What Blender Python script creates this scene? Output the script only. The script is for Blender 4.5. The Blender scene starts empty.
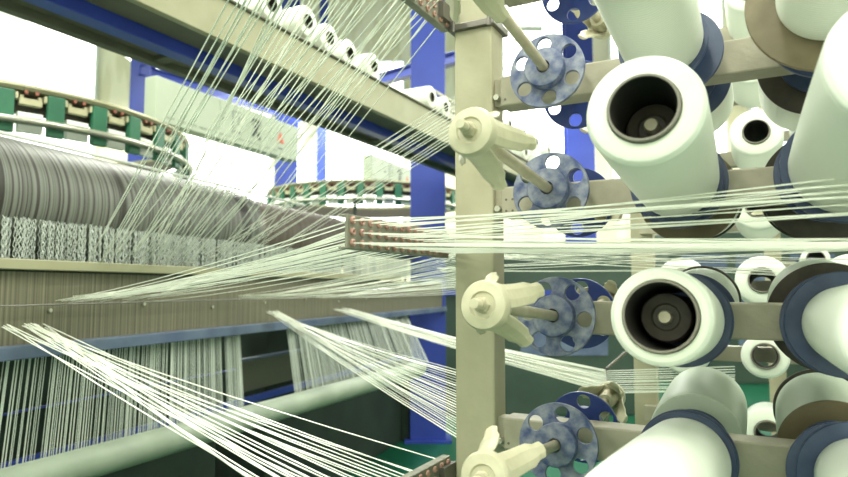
import bpy, math, random
from mathutils import Vector, Matrix
random.seed(7)
S = bpy.context.scene
COL = S.collection
PI = math.pi
# ------------------------------------------------------------ camera geometry
F = 640.0; CX = 424.0; CY = 238.5; HZ = 288.0; CAMZ = 1.25
PIT = math.atan((HZ-CY)/F)
CAM = Vector((0, 0, CAMZ))
FW = Vector((0, math.cos(PIT), math.sin(PIT))); UPV = Vector((0, -math.sin(PIT), math.cos(PIT)))
RT = Vector((1, 0, 0)); Z = Vector((0, 0, 1))
def ray(px, py):
    return (RT*((px-CX)/F) + UPV*(-(py-CY)/F) + FW)
def atY(px, py, Y):
    r = ray(px, py); return CAM + r*(Y/r.y)
def onplane(px, py, P, N):
    r = ray(px, py); return CAM + r*((P-CAM).dot(N)/r.dot(N))
def onz(px, py, z):
    r = ray(px, py); return CAM + r*((z-CAMZ)/r.z)
def vdir(px, py=HZ):
    d = ray(px, py); d.z = 0; return d.normalized()
n = vdir(761); u = Vector((n.y, -n.x, 0))
cam = bpy.data.cameras.new('camera'); co = bpy.data.objects.new('camera', cam); COL.objects.link(co)
cam.sensor_width = 36; cam.lens = F/848*36; cam.clip_start = 0.02; cam.clip_end = 100
co.location = CAM; co.rotation_euler = (PI/2+PIT, 0, 0)
cam.dof.use_dof = True; cam.dof.focus_distance = 1.1; cam.dof.aperture_fstop = 5.0
S.camera = co
# ------------------------------------------------------------ materials
MATS = {}
def mat(name, col, rough=0.5, metal=0.0, col2=None, scale=20, bump=0.0, bscale=80, stretch=(1, 1, 1), emit=None, es=1.0, lo=0.35, hi=0.7, spec=0.5, sss=0, coat=0):
    if name in MATS: return MATS[name]
    m = bpy.data.materials.new(name); m.use_nodes = True
    nt = m.node_tree; b = nt.nodes['Principled BSDF']
    b.inputs['Base Color'].default_value = (*col, 1); b.inputs['Roughness'].default_value = rough
    b.inputs['Metallic'].default_value = metal
    b.inputs['Specular IOR Level'].default_value = spec
    if coat: b.inputs['Coat Weight'].default_value = coat
    if col2 or bump:
        tc = nt.nodes.new('ShaderNodeTexCoord'); mp = nt.nodes.new('ShaderNodeMapping'); mp.inputs['Scale'].default_value = stretch
        nt.links.new(tc.outputs['Object'], mp.inputs['Vector'])
    if col2:
        nz = nt.nodes.new('ShaderNodeTexNoise'); nz.inputs['Scale'].default_value = scale; nz.inputs['Detail'].default_value = 6
        nt.links.new(mp.outputs['Vector'], nz.inputs['Vector'])
        rp = nt.nodes.new('ShaderNodeValToRGB'); rp.color_ramp.elements[0].position = lo; rp.color_ramp.elements[1].position = hi
        rp.color_ramp.elements[0].color = (*col, 1); rp.color_ramp.elements[1].color = (*col2, 1)
        nt.links.new(nz.outputs['Fac'], rp.inputs['Fac']); nt.links.new(rp.outputs['Color'], b.inputs['Base Color'])
    if bump:
        n2 = nt.nodes.new('ShaderNodeTexNoise'); n2.inputs['Scale'].default_value = bscale; n2.inputs['Detail'].default_value = 4
        nt.links.new(mp.outputs['Vector'], n2.inputs['Vector'])
        bp = nt.nodes.new('ShaderNodeBump'); bp.inputs['Strength'].default_value = bump; bp.inputs['Distance'].default_value = 0.002
        nt.links.new(n2.outputs['Fac'], bp.inputs['Height']); nt.links.new(bp.outputs['Normal'], b.inputs['Normal'])
    if emit:
        b.inputs['Emission Color'].default_value = (*emit, 1); b.inputs['Emission Strength'].default_value = es
    MATS[name] = m; return m
def wave(m, axis, scale, c1, c2, c3=None, dist=0.0, rampmid=0.5, bump=0.3, coord='Object', rot=None, noise=None):
    """adds a band texture (wound yarn, stripes, corrugation) to a material"""
    nt = m.node_tree; b = nt.nodes['Principled BSDF']
    tc = nt.nodes.new('ShaderNodeTexCoord'); mp = nt.nodes.new('ShaderNodeMapping')
    nt.links.new(tc.outputs[coord], mp.inputs['Vector'])
    w = nt.nodes.new('ShaderNodeTexWave'); w.bands_direction = axis; w.inputs['Scale'].default_value = scale
    w.inputs['Distortion'].default_value = dist; w.inputs['Detail'].default_value = 3; w.inputs['Detail Scale'].default_value = 2
    nt.links.new(mp.outputs['Vector'], w.inputs['Vector'])
    rp = nt.nodes.new('ShaderNodeValToRGB')
    rp.color_ramp.elements[0].color = (*c1, 1); rp.color_ramp.elements[1].color = (*c2, 1)
    rp.color_ramp.elements[0].position = 0.2; rp.color_ramp.elements[1].position = 0.8
    nt.links.new(w.outputs['Fac'], rp.inputs['Fac']); nt.links.new(rp.outputs['Color'], b.inputs['Base Color'])
    if bump:
        bp = nt.nodes.new('ShaderNodeBump'); bp.inputs['Strength'].default_value = bump; bp.inputs['Distance'].default_value = 0.002
        nt.links.new(w.outputs['Fac'], bp.inputs['Height']); nt.links.new(bp.outputs['Normal'], b.inputs['Normal'])
    return m
M_post = mat('beige_paint', (.37, .345, .23), .45, col2=(.47, .445, .31), scale=9, bump=.25, bscale=60)
M_beam = mat('beige_beam_paint', (.33, .305, .22), .5, col2=(.44, .41, .31), scale=14, stretch=(1, 1, 1), bump=.3, bscale=120)
M_cream = mat('cream_plastic', (.48, .45, .31), .4, col2=(.58, .55, .40), scale=30)
M_rod = mat('rod_metal', (.40, .36, .25), .4, metal=.1, col2=(.50, .46, .34), scale=40)
M_disc = mat('dusty_blue_plastic', (.035, .06, .17), .5, col2=(.27, .29, .34), scale=55, lo=.34, hi=.70, bump=.2, bscale=200)
M_disc_clean = mat('clean_blue_plastic', (.02, .045, .23), .35, col2=(.04, .07, .28), scale=30)
M_navy = mat('navy_flange', (.022, .04, .10), .4, col2=(.05, .075, .14), scale=25)
M_brown = mat('brown_flange', (.13, .105, .055), .5, col2=(.19, .155, .09), scale=18)
M_dark = mat('dark_brown_plastic', (.035, .028, .02), .5, col2=(.06, .05, .035), scale=40)
M_tube = mat('grey_brown_tube', (.20, .185, .15), .5)
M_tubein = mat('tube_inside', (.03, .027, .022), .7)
M_yarn = mat('white_wound_yarn', (.74, .80, .70), .45)
wave(M_yarn, 'Z', 60, (.70, .745, .655), (.80, .83, .75), dist=1.5, bump=.22)
M_yarnshade = mat('shaded_wound_yarn', (.60, .67, .56), .4)  # the same white yarn with its shade put into the colour
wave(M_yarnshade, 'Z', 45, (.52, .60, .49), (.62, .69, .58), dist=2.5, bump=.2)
M_face = mat('yarn_end_face', (.82, .86, .74), .6, bump=.2, bscale=30)
M_tape = mat('white_tape', (.86, .88, .78), .35)
M_blue = mat('blue_machine_paint', (.02, .042, .30), .4, col2=(.028, .055, .36), scale=4)
M_bluel = mat('grey_blue_paint', (.06, .085, .16), .45, col2=(.13, .17, .24), scale=6)
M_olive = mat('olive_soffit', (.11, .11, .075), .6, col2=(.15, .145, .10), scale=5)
M_plat = mat('cream_platform_paint', (.27, .26, .155), .5, col2=(.32, .31, .20), scale=6)
M_steel = mat('brushed_steel', (.50, .50, .42), .3, metal=.8)
M_dsteel = mat('dark_steel', (.16, .15, .13), .35, metal=.6)
M_panel = mat('pale_green_panel', (.37, .42, .32), .45, col2=(.41, .46, .36), scale=3)
M_green = mat('green_block', (.022, .12, .065), .45, col2=(.03, .16, .085), scale=8)
M_calib = mat('cream_bracket', (.50, .47, .30), .5)
M_red = mat('red_brown', (.30, .09, .06), .5)
M_white = mat('white_plastic', (.8, .83, .78), .4)
M_black = mat('black_paint', (.012, .012, .012), .5)
M_logo = mat('logo_red', (.65, .10, .05), .5)
M_plate = mat('eyelet_plate_metal', (.20, .20, .155), .5, metal=.2, col2=(.28, .27, .21), scale=40)
M_eye = mat('ceramic_eyelet', (.42, .24, .19), .4)
M_eyein = mat('eyelet_hole', (.05, .03, .03), .8)
M_floor = mat('green_floor', (.003, .062, .03), .45, col2=(.004, .085, .042), scale=1.2, spec=.3)
M_inner = mat('loom_shade_green', (.006, .016, .009), .7, col2=(.012, .028, .016), scale=5)  # near-black green stands in for the shaded floor under the loom
M_bobw = mat('bobbin_white', (.78, .82, .74), .5)
M_drum = mat('striped_drum', (.2, .2, .17), .5)
def setup_drum():
    nt = M_drum.node_tree; b = nt.nodes['Principled BSDF']
    tc = nt.nodes.new('ShaderNodeTexCoord'); sx = nt.nodes.new('ShaderNodeSeparateXYZ'); nt.links.new(tc.outputs['Object'], sx.inputs[0])
    n1 = nt.nodes.new('ShaderNodeTexNoise'); n1.noise_dimensions = '1D'; n1.inputs['Scale'].default_value = 85; n1.inputs['Detail'].default_value = 1
    nt.links.new(sx.outputs['X'], n1.inputs['W'])
    n2 = nt.nodes.new('ShaderNodeTexNoise'); n2.noise_dimensions = '1D'; n2.inputs['Scale'].default_value = 6; n2.inputs['Detail'].default_value = 2
    nt.links.new(sx.outputs['X'], n2.inputs['W'])
    r1 = nt.nodes.new('ShaderNodeValToRGB'); e = r1.color_ramp.elements
    e[0].position = .38; e[0].color = (.035, .03, .025, 1); e[1].position = .56; e[1].color = (.145, .155, .13, 1)
    nt.links.new(n1.outputs['Fac'], r1.inputs['Fac'])
    r2 = nt.nodes.new('ShaderNodeValToRGB'); e = r2.color_ramp.elements
    e[0].position = .36; e[0].color = (.16, .12, .10, 1); e[1].position = .42; e[1].color = (1, 1, 1, 1)
    nt.links.new(n2.outputs['Fac'], r2.inputs['Fac'])
    mx = nt.nodes.new('ShaderNodeMix'); mx.data_type = 'RGBA'; mx.blend_type = 'MULTIPLY'; mx.inputs[0].default_value = 1
    nt.links.new(r1.outputs['Color'], mx.inputs[6]); nt.links.new(r2.outputs['Color'], mx.inputs[7])
    nt.links.new(mx.outputs[2], b.inputs['Base Color'])
setup_drum()
def stripe_mat(name, c1, c2, scale, lo=.4, hi=.6, rough=.6, zn=None):
    m = mat(name, c1, rough); nt = m.node_tree; b = nt.nodes['Principled BSDF']
    tc = nt.nodes.new('ShaderNodeTexCoord'); mp = nt.nodes.new('ShaderNodeMapping')
    mp.inputs['Scale'].default_value = (scale, 0.01 if zn is None else zn, 0.6 if zn is None else zn)
    nt.links.new(tc.outputs['Object'], mp.inputs['Vector'])
    n1 = nt.nodes.new('ShaderNodeTexNoise'); n1.inputs['Scale'].default_value = 1; n1.inputs['Detail'].default_value = 3
    nt.links.new(mp.outputs['Vector'], n1.inputs['Vector'])
    r1 = nt.nodes.new('ShaderNodeValToRGB'); e = r1.color_ramp.elements
    e[0].position = lo; e[0].color = (*c1, 1); e[1].position = hi; e[1].color = (*c2, 1)
    nt.links.new(n1.outputs['Fac'], r1.inputs['Fac']); nt.links.new(r1.outputs['Color'], b.inputs['Base Color'])
    return m
M_reed = stripe_mat('reed_wires', (.075, .068, .042), (.20, .19, .125), 130, .36, .64)
M_corr = stripe_mat('corrugated_cladding', (.78, .73, .52), (.90, .85, .66), 3.0, .47, .53)
M_wall = mat('pale_wall', (.72, .74, .66), .6, col2=(.78, .80, .72), scale=1.5)
M_ceil = mat('pale_ceiling', (.6, .62, .56), .7)
M_glass = mat('daylit_window', (.8, .85, .8), .4, emit=(1.0, 1.0, .95), es=3.0)
M_lamp = mat('lamp_diffuser', (.9, .9, .9), .4, emit=(.97, 1, .9), es=4)

# ------------------------------------------------------------ mesh builder
def basis(d, ref=None):
    d = d.normalized(); r = ref or (Z if abs(d.z) < .9 else Vector((1, 0, 0)))
    x = r.cross(d).normalized(); y = d.cross(x); return x, y, d
class MB:
    def __init__(s): s.v = []; s.f = []; s.mi = []; s.sm = []
    def add(s, vs, fs, mi=0, sm=False):
        o = len(s.v); s.v += [Vector(p) for p in vs]
        for f in fs: s.f.append([i+o for i in f]); s.mi.append(mi); s.sm.append(sm)
        return s
    def box(s, c, ax, ay, az, sx, sy, sz, mi=0):   # centre, axes, full sizes
        vs = [Vector(c)+ax*(i*sx/2)+ay*(j*sy/2)+az*(k*sz/2) for i in (-1, 1) for j in (-1, 1) for k in (-1, 1)]
        return s.add(vs, [(0, 1, 3, 2), (4, 6, 7, 5), (0, 4, 5, 1), (2, 3, 7, 6), (0, 2, 6, 4), (1, 5, 7, 3)], mi)
    def lathe(s, prof, o, d, seg=40, mi=0, closed=False, sm=True, ref=None):  # prof: (r, along)
        x, y, d = basis(d, ref); vs = []
        for (r, a) in prof:
            for k in range(seg):
                t = 2*PI*k/seg; vs.append(Vector(o)+d*a+(x*math.cos(t)+y*math.sin(t))*r)
        fs = []; m = len(prof)
        for i in range(m if closed else m-1):
            j = (i+1) % m
            for k in range(seg):
                l = (k+1) % seg; fs.append((i*seg+k, i*seg+l, j*seg+l, j*seg+k))
        s.add(vs, fs, mi, sm)
        return s
    def cyl(s, o, d, r, L, seg=24, mi=0, r2=None, sm=True):
        r2 = r if r2 is None else r2
        b = min(r, r2, abs(L))*.08
        return s.lathe([(0, 0), (r-b, 0), (r, b), (r2, L-b), (r2-b, L), (0, L)], o, d, seg, mi, sm=False if seg < 12 else sm)
    def path(s, pts, r, seg=10, mi=0, closed=False):
        N = len(pts); vs = []; fs = []
        for i, p in enumerate(pts):
            a = pts[(i-1) % N] if (closed or i > 0) else pts[i]; b = pts[(i+1) % N] if (closed or i < N-1) else pts[i]
            x, y, d = basis(b-a)
            for k in range(seg): t = 2*PI*k/seg; vs.append(p+(x*math.cos(t)+y*math.sin(t))*r)
        for i in range(N if closed else N-1):
            j = (i+1) % N
            for k in range(seg): l = (k+1) % seg; fs.append((i*seg+k, i*seg+l, j*seg+l, j*seg+k))
        if not closed: fs.append(tuple(range(seg))[::-1]); fs.append(tuple((N-1)*seg+k for k in range(seg)))
        return s.add(vs, fs, mi, True)
    def ribbon(s, a, b, w, t, side=None, sag=0.0, nseg=1, twist=0.0):
        d = (b-a).normalized(); x = (side or Z).cross(d)
        if x.length < 1e-3: x = Vector((1, 0, 0))
        x.normalize(); y = d.cross(x)
        vs = []; fs = []
        for i in range(nseg+1):
            q = i/nseg; p = a.lerp(b, q) - Z*(sag*4*q*(1-q)); an = twist*q
            xx = x*math.cos(an)+y*math.sin(an); yy = y*math.cos(an)-x*math.sin(an)
            for (i1, j1) in ((-1, -1), (1, -1), (1, 1), (-1, 1)): vs.append(p+xx*(i1*w/2)+yy*(j1*t/2))
        for i in range(nseg):
            for k in range(4): l = (k+1) % 4; fs.append((i*4+k, i*4+l, i*4+4+l, i*4+4+k))
        fs.append((3, 2, 1, 0)); o = nseg*4; fs.append((o, o+1, o+2, o+3))
        return s.add(vs, fs)
    def build(s, name, m, parent=None, org=None, rot=None, mods=None, bevel=0):
        """org/rot: put the mesh in the local frame of a matrix"""
        me = bpy.data.meshes.new(name)
        Mx = Matrix.Identity(4)
        if rot is not None: Mx = rot.to_4x4()
        if org is not None: Mx = Matrix.Translation(org) @ Mx
        inv = Mx.inverted()
        me.from_pydata([inv @ p for p in s.v], [], s.f)
        ms = m if isinstance(m, (list, tuple)) else [m]
        for q in ms: me.materials.append(q)
        for i, p in enumerate(me.polygons): p.material_index = s.mi[i]; p.use_smooth = s.sm[i]
        me.update()
        import bmesh
        bm = bmesh.new(); bm.from_mesh(me); bmesh.ops.remove_doubles(bm, verts=bm.verts, dist=1e-6)
        bmesh.ops.recalc_face_normals(bm, faces=bm.faces); bm.to_mesh(me); bm.free()
        if any(s.sm): me.set_sharp_from_angle(angle=math.radians(38))
        o = bpy.data.objects.new(name, me); COL.objects.link(o)
        if parent is not None:
            o.parent = parent; o.matrix_basis = PW[parent.name].inverted() @ Mx
        else: o.matrix_basis = Mx
        PW[o.name] = Mx
        if bevel:
            b = o.modifiers.new('bevel', 'BEVEL'); b.width = bevel; b.segments = 2; b.limit_method = 'ANGLE'
        return o
PW = {}
def tag(o, label, cat, group=None, kind=None):
    if label: o['label'] = label
    if cat: o['category'] = cat
    if group: o['group'] = group
    if kind: o['kind'] = kind
    return o
def empty(name, loc, label, cat, group=None, rot=None):
    o = bpy.data.objects.new(name, None); COL.objects.link(o); o.empty_display_size = .05
    Mx = Matrix.Translation(loc)
    if rot is not None: Mx = Mx @ rot.to_4x4()
    o.matrix_basis = Mx; PW[o.name] = Mx
    return tag(o, label, cat, group)
def copy_tree(o, parent=None):
    c = o.copy(); COL.objects.link(c)
    if parent is not None: c.parent = parent
    for ch in list(o.children): copy_tree(ch, c)
    return c
def struct(name, mb, m, **k):
    o = mb.build(name, m, **k); o['kind'] = 'structure'; return o
def frame_rot(x, y, z):
    return Matrix((x, y, z)).transposed()

# ------------------------------------------------------------ the hall
XL, XR, YB, YF, ZH = -7.0, 8.0, -3.5, 11.0, 6.5
X_, Y_ = Vector((1, 0, 0)), Vector((0, 1, 0))
struct('floor', MB().box(((XL+XR)/2, (YB+YF)/2, -.05), X_, Y_, Z, XR-XL, YF-YB, .1), M_floor)
struct('ceiling', MB().box(((XL+XR)/2, (YB+YF)/2, ZH+.05), X_, Y_, Z, XR-XL, YF-YB, .1), M_ceil)
struct('wall_left', MB().box((XL-.05, (YB+YF)/2, ZH/2), X_, Y_, Z, .1, YF-YB, ZH), M_wall)
struct('wall_right', MB().box((XR+.05, (YB+YF)/2, ZH/2), X_, Y_, Z, .1, YF-YB, ZH), M_wall)
struct('wall_front', MB().box(((XL+XR)/2, YB-.05, ZH/2), X_, Y_, Z, XR-XL, .1, ZH), M_wall)
struct('wall_back', MB().box(((XL+XR)/2, YF+.05, ZH/2), X_, Y_, Z, XR-XL+.2, .1, ZH), M_corr)
def window(i, px0, px1, py0, py1):
    a = atY(px0, py0, YF-.02); b = atY(px1, py1, YF-.02)
    z0 = max(b.z, .3); z1 = min(a.z, ZH-.1)
    c = Vector(((a.x+b.x)/2, YF-.03, (z0+z1)/2)); w = b.x-a.x; h = z1-z0
    fr = MB(); t = .04
    for sx in (-1, 1): fr.box(c+X_*(sx*(w/2-t/2)), X_, Y_, Z, t, .05, h)
    for sz in (-1, 1): fr.box(c+Z*(sz*(h/2-t/2)), X_, Y_, Z, w-2*t, .05, t)
    k = max(1, round(w/1.3))
    for q in range(1, k): fr.box(c+X_*(-w/2+w*q/k), X_, Y_, Z, t*.4, .02, h-2*t)
    o = struct('window_%d' % i, fr, M_white)
    g = MB().box(c+Y_*.005, X_, Y_, Z, w-2*t, .01, h-2*t).build('window_pane', M_glass, o)
window(1, -80, 91, -60, 250); window(2, 144, 270, 90, 250); window(3, 291, 316, 152, 250); window(4, 323, 405, 60, 250)
window(5, 500, 596, -60, 210); window(6, 606, 730, -60, 200); window(7, 742, 900, -60, 210)
# ceiling lights: fixture + diffuser
k = 0
for ix, lx in enumerate((-4.2, -1.4, 1.4, 4.2)):
    for iy, ly in enumerate((-1.8, 1.6, 5.2, 8.9)):
        t = empty('ceiling_light', (lx, ly, 4.6), 'long hanging tube light with white housing over the machine hall', 'ceiling light', 'tube lights above the hall')
        MB().box((lx, ly, 4.64), X_, Y_, Z, .3, 1.5, .06).build('housing', M_white, t)
        MB().box((lx, ly, 4.6), X_, Y_, Z, .24, 1.44, .03).build('diffuser', M_lamp, t)
        sp = MB()
        for q in (-.6, .6): sp.path([Vector((lx, ly+q, 4.66)), Vector((lx, ly+q, ZH-.001))], .006, 6)
        sp.build('suspension_cable', M_steel, t)
        L = bpy.data.lights.new('tube_lamp', 'AREA'); L.shape = 'RECTANGLE'; L.size = .3; L.size_y = 1.5; L.energy = 95 if iy < 3 or ix > 1 else 200; L.color = (.98, 1.0, .88)
        lo = bpy.data.objects.new('tube_lamp', L); COL.objects.link(lo); lo.location = (lx, ly, 4.57); lo.rotation_euler = (0, 0, 0)
# ------------------------------------------------------------ main creel
P0 = atY(500, 315, 1.12)                      # point on beams' front face plane beside the post
def cz(py): return CAMZ + (HZ-py)/F*1.12
ROWZ = {r: CAMZ + .352 - .2005*(r-1) for r in range(-1, 6)}       # z of beam rows (1 is the top one seen)
def C(a, b, z): return P0 + u*a + n*b + Z*(z-P0.z)               # creel coordinates
rotC = frame_rot(u, n, Z)
# column a-coordinates from pixel x of disc centre at b=-.055, row 3
def ucoord(px, b):
    # solve for a with projection x
    s = (px-CX)/F
    Q = P0+n*b
    dz = (ROWZ[3]-CAMZ)
    # x = X / (Y cosP + dz sinP)
    c, si = math.cos(PIT), math.sin(PIT)
    # (Qx + a ux) = s*((Qy + a uy)*c + dz*si)
    return (s*(Q.y*c+dz*si)-Q.x)/(u.x-s*u.y*c)
A1 = ucoord(553, -.055); A2 = ucoord(681, -.055); PITCH = ucoord(840, -.055)-A2; 
COLS = {1: A1, 2: A2, 3: A2+PITCH*1.0, 4: A2+2*PITCH}
print('cols', COLS, 'pitch', PITCH)
# post: front face px 455..496
aL = ucoord(455, 0); aR = ucoord(494, 0); PWD = aR-aL; print('post width', PWD)
post = empty('creel_post', C((aL+aR)/2, .025, 0), 'beige painted square steel post standing in front of the creel rails', 'post')
zb = 0.0; pt = MB(); ztop = onplane(475, 27, C(0, 0, 0), n).z
pt.box(C((aL+aR)/2, .028, ztop/2), u, n, Z, PWD, .056, ztop)
pt.build('column', M_post, post, org=C((aL+aR)/2, .028, 0), rot=rotC, bevel=.004)
MB().box(C((aL+aR)/2, .028, .006), u, n, Z, PWD+.08, .15, .012).build('foot_plate', M_post, post)
# splice plates at the joint
MB().box(C((aL+aR)/2, .028, ztop+.003), u, n, Z, PWD+.016, .075, .012).build('joint_plate', M_dsteel, post, bevel=.001)
for da in (-.036, .036): MB().cyl(C((aL+aR)/2+da, -.008, ztop-.006), Z, .005, .022, 6).build('joint_bolt', M_dsteel, post)
up = MB().box(C((aL+aR)/2, .028, ztop+.01+.4), u, n, Z, PWD*.8, .05, .8).build('upper_column', M_post, post, bevel=.004)
# rails
BH = .054
for r in range(-1, 6):
    z = ROWZ[r]
    if z < .15: continue
    lab = {0: 'beige creel rail above the photo\'s top edge', -1: 'uppermost beige creel rail out of sight', 1: 'beige horizontal creel rail, highest one crossing behind the dusty blue disc', 2: 'beige horizontal creel rail, second from the top, with drilled holes at its post end', 3: 'beige horizontal creel rail behind the white fingered pin at mid height', 4: 'beige horizontal creel rail, lowest one, at the bottom of the picture', 5: 'beige creel rail below the lowest row'}[r]
    if r in (-1, 5): continue
    e = empty('creel_rail', C(aR, .02, z), lab, 'rail', 'rails of the front creel')
    rm = MB().box(C((aR+.012+1.9)/2, .032, z), u, n, Z, 1.9-aR-.012, .05, BH)
    rm.build('rail_tube', M_beam, e, org=C(.9, .032, z), rot=rotC, bevel=.003)
    MB().box(C(aR+.006, .03, z), u, n, Z, .012, .03, .05).build('end_bracket', M_beam, e)
    h = MB()
    for q in range(4 if r == 2 else 1): h.cyl(C(aR+.022+.012*(q % 2), .0075, z-.016+.02*(q//2)), -n, .0022, .0015, 8)
    h.build('rivet_row', M_dsteel, e)
    bl = MB().cyl(C(aR+.008, .012, z-.012), -n, .006, .014, 6)
    bl.build('bolt', M_steel, e)

TILT = math.radians(4.7)
def pindir(rear, tilt=None):
    t = TILT if tilt is None else math.radians(tilt)
    return ((n if rear else -n)*math.cos(t) + Z*math.sin(t)).normalized()
def disc_mesh(name, R, t, nh, hr, hd, m, flute=0):
    cu = bpy.data.curves.new(name, 'CURVE'); cu.dimensions = '2D'; cu.fill_mode = 'BOTH'; cu.extrude = t/2; cu.bevel_depth = t*.18; cu.bevel_resolution = 1
    def circ(x, y, r, k):
        sp = cu.splines.new('POLY'); sp.points.add(k-1)
        for i in range(k): sp.points[i].co = (x+r*math.cos(2*PI*i/k), y+r*math.sin(2*PI*i/k), 0, 1)
        sp.use_cyclic_u = True
    circ(0, 0, R, 72)
    for i in range(nh): a = 2*PI*i/nh+.3; circ(hd*math.cos(a), hd*math.sin(a), hr, 22)
    o = bpy.data.objects.new('t', cu); COL.objects.link(o)
    bpy.context.view_layer.update()
    me = bpy.data.meshes.new_from_object(o.evaluated_get(bpy.context.evaluated_depsgraph_get()))
    bpy.data.objects.remove(o); me.name = name; me.materials.clear(); me.materials.append(m)
    return me
ME_HOLED = disc_mesh('holed_disc', .0625, .005, 6, .0132, .0465, M_disc)
ME_HOLED_C = disc_mesh('holed_disc_clean', .062, .005, 6, .0132, .0465, M_disc_clean)
ME_SOLID = disc_mesh('flange_disc', .068, .005, 0, 0, 0, M_navy)
def pin(a, z, rear, full=True, label='', grp=None, discme=None, spider='cream', L=.365, off=.045, tilt=None, fa=.55, ds=1.0):
    """a bobbin pin: flange disc with hub, rod, and fingered tip holder"""
    d = pindir(rear, tilt); base = C(a, .007 if not rear else .057, z)
    x, y, d = basis(d); R = frame_rot(x, y, d); e = empty('bobbin_pin', base, label, 'bobbin pin', grp, rot=R)
    def B(mb, nm, m, par=e, bevel=0): return mb.build(nm, m, par, org=base, rot=R, bevel=bevel)
    MB_ = MB().lathe([(.0, 0), (.012, 0), (.012, off-.003), (0, off-.003)], base, d, 20); B(MB_, 'collar', M_rod)
    me = discme or ME_HOLED
    o = bpy.data.objects.new('disc', me); COL.objects.link(o); o.parent = e
    Mx = Matrix.Translation(base+d*off) @ R.to_4x4() @ Matrix.Rotation(random.uniform(0, 1) if not rear else .3, 4, 'Z') @ Matrix.Scale(ds, 4); o.matrix_basis = PW[e.name].inverted() @ Mx; PW[o.name] = Mx
    hm = me.materials[0]
    hub = MB().lathe([(.0105, off+.002), (.0335, off+.002), (.0335, off+.018), (.032, off+.020), (.011, off+.022), (.0095, off+.018), (.0095, off+.002)], base, d, 40)
    B(hub, 'hub', hm, par=o)
    if full:
        rod = MB().lathe([(0, off), (.0082, off), (.0082, L+.02), (.007, L+.024), (0, L+.024)], base, d, 20); B(rod, 'rod', M_rod)
        sm = M_cream if spider == 'cream' else M_dark
        rr = .0305 if spider == 'cream' else .031
        cap = MB().lathe([(0, L-.008), (rr*.8, L-.008), (rr, L-.003), (rr, L+.005), (rr*.92, L+.010), (rr*.55, L+.012), (rr*.5, L+.009), (.010, L+.009), (0, L+.009)], base, d, 36)
        c = B(cap, 'tip_cap', sm)
        if spider == 'cream':
            # four curved fingers running back from the cap and flaring
            for q in range(4):
                an = q*PI/2+fa; v = (x*math.cos(an)+y*math.sin(an)); w = d.cross(v)
                mbf = MB(); N = 8; vs = []; fs = []
                for i in range(N+1):
                    t = i/N; r = rr*.76 + .022*t*t + .006*t; ad = L-.004-.074*t; hw = (.0175-.003*t)*(1 if t < .85 else .72)
                    for (j, th) in ((-1, .0), (-.4, .0035), (.4, .0035), (1, 0)): vs.append(base+d*ad+v*(r+th)+w*(hw*j))
                    for (j, th) in ((1, -.003), (-1, -.003)): vs.append(base+d*ad+v*(r+th)+w*(hw*j))
                for i in range(N):
                    for k_ in range(6): l = (k_+1) % 6; fs.append((i*6+k_, i*6+l, i*6+6+l, i*6+6+k_))
                fs.append((0, 1, 2, 3, 4, 5)); fs.append(tuple(N*6+i for i in (5, 4, 3, 2, 1, 0)))
                mbf.add(vs, fs, 0, False); B(mbf, 'finger', sm, par=c, bevel=.0012)
            B(MB().lathe([(.0085, L-.05), (.015, L-.05), (.019, L-.006), (.0085, L-.006)], base, d, 24, closed=True), 'sleeve', sm)
            nut = MB().cyl(base+d*(L+.009), d, .0095, .009, 6); nut.cyl(base+d*(L+.016), d, .0062, .022, 12)
            B(nut, 'nut', M_cream, par=c)
        else:
            B(MB().cyl(base+d*(L+.009), d, .0085, .010, 20), 'knob', M_rod)
            B(MB().lathe([(.014, L+.008), (.018, L+.012), (.022, L+.008)], base, d, 28), 'ring', M_dark)
    return e
def bobbin(a, z, rear, r, l0, l1, label, grp, flange=None, fr=.07, yarn=None, taper=.0, tube_r=.040, face=None, farflange=None, base=None, d=None):
    """yarn package wound on a paper tube that slides over the pin; l0..l1 distance from the rail"""
    d = d or pindir(rear); base = base or C(a, .007 if not rear else .057, z)
    x, y, d = basis(d); R = frame_rot(x, y, d)
    e = empty('yarn_bobbin', base+d*l0, label, 'yarn bobbin', grp, rot=R)
    def B(mb, nm, m): return mb.build(nm, m, e, org=base, rot=R)
    r2 = r - taper
    rb = .006
    prof = [(tube_r, l0+.004), (r2-rb, l0+.004), (r2-rb*.3, l0+.004+rb*.3), (r2, l0+.004+rb)]
    K = 8
    for i in range(1, K): t = i/K; prof.append((r2+(r-r2)*t+.0012*math.sin(PI*t), l0+(l1-l0)*t))
    prof += [(r, l1-.010), (r-.0015, l1-.005), (r-.006, l1-.0015), (tube_r+.001, l1-.001)]
    y_ = MB().lathe(prof, base, d, 64); 
    # end faces use the matt face material
    y_.mi = [1 if (i//64) >= len(prof)-2 else 0 for i in range(len(y_.f))]
    B(y_, 'yarn', [yarn or M_yarn, face or M_face])
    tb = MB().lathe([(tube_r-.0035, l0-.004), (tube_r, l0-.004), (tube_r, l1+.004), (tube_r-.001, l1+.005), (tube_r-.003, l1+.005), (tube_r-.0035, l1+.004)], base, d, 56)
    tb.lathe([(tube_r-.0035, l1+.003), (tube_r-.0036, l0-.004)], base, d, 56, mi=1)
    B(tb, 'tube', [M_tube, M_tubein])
    if flange:
        B(MB().lathe([(tube_r, l0-.003), (fr-.001, l0-.003), (fr, l0-.002), (fr, l0+.002), (fr-.001, l0+.003), (tube_r, l0+.003)], base, d, 64, closed=True, sm=False), 'flange', flange)
    if farflange:
        B(MB().lathe([(tube_r, l1), (fr-.001, l1), (fr, l1+.001), (fr, l1+.005), (fr-.001, l1+.006), (tube_r, l1+.006)], base, d, 64, closed=True, sm=False), 'end_flange', farflange)
    return e
GP = 'empty bobbin pins beside the creel post'
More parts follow.
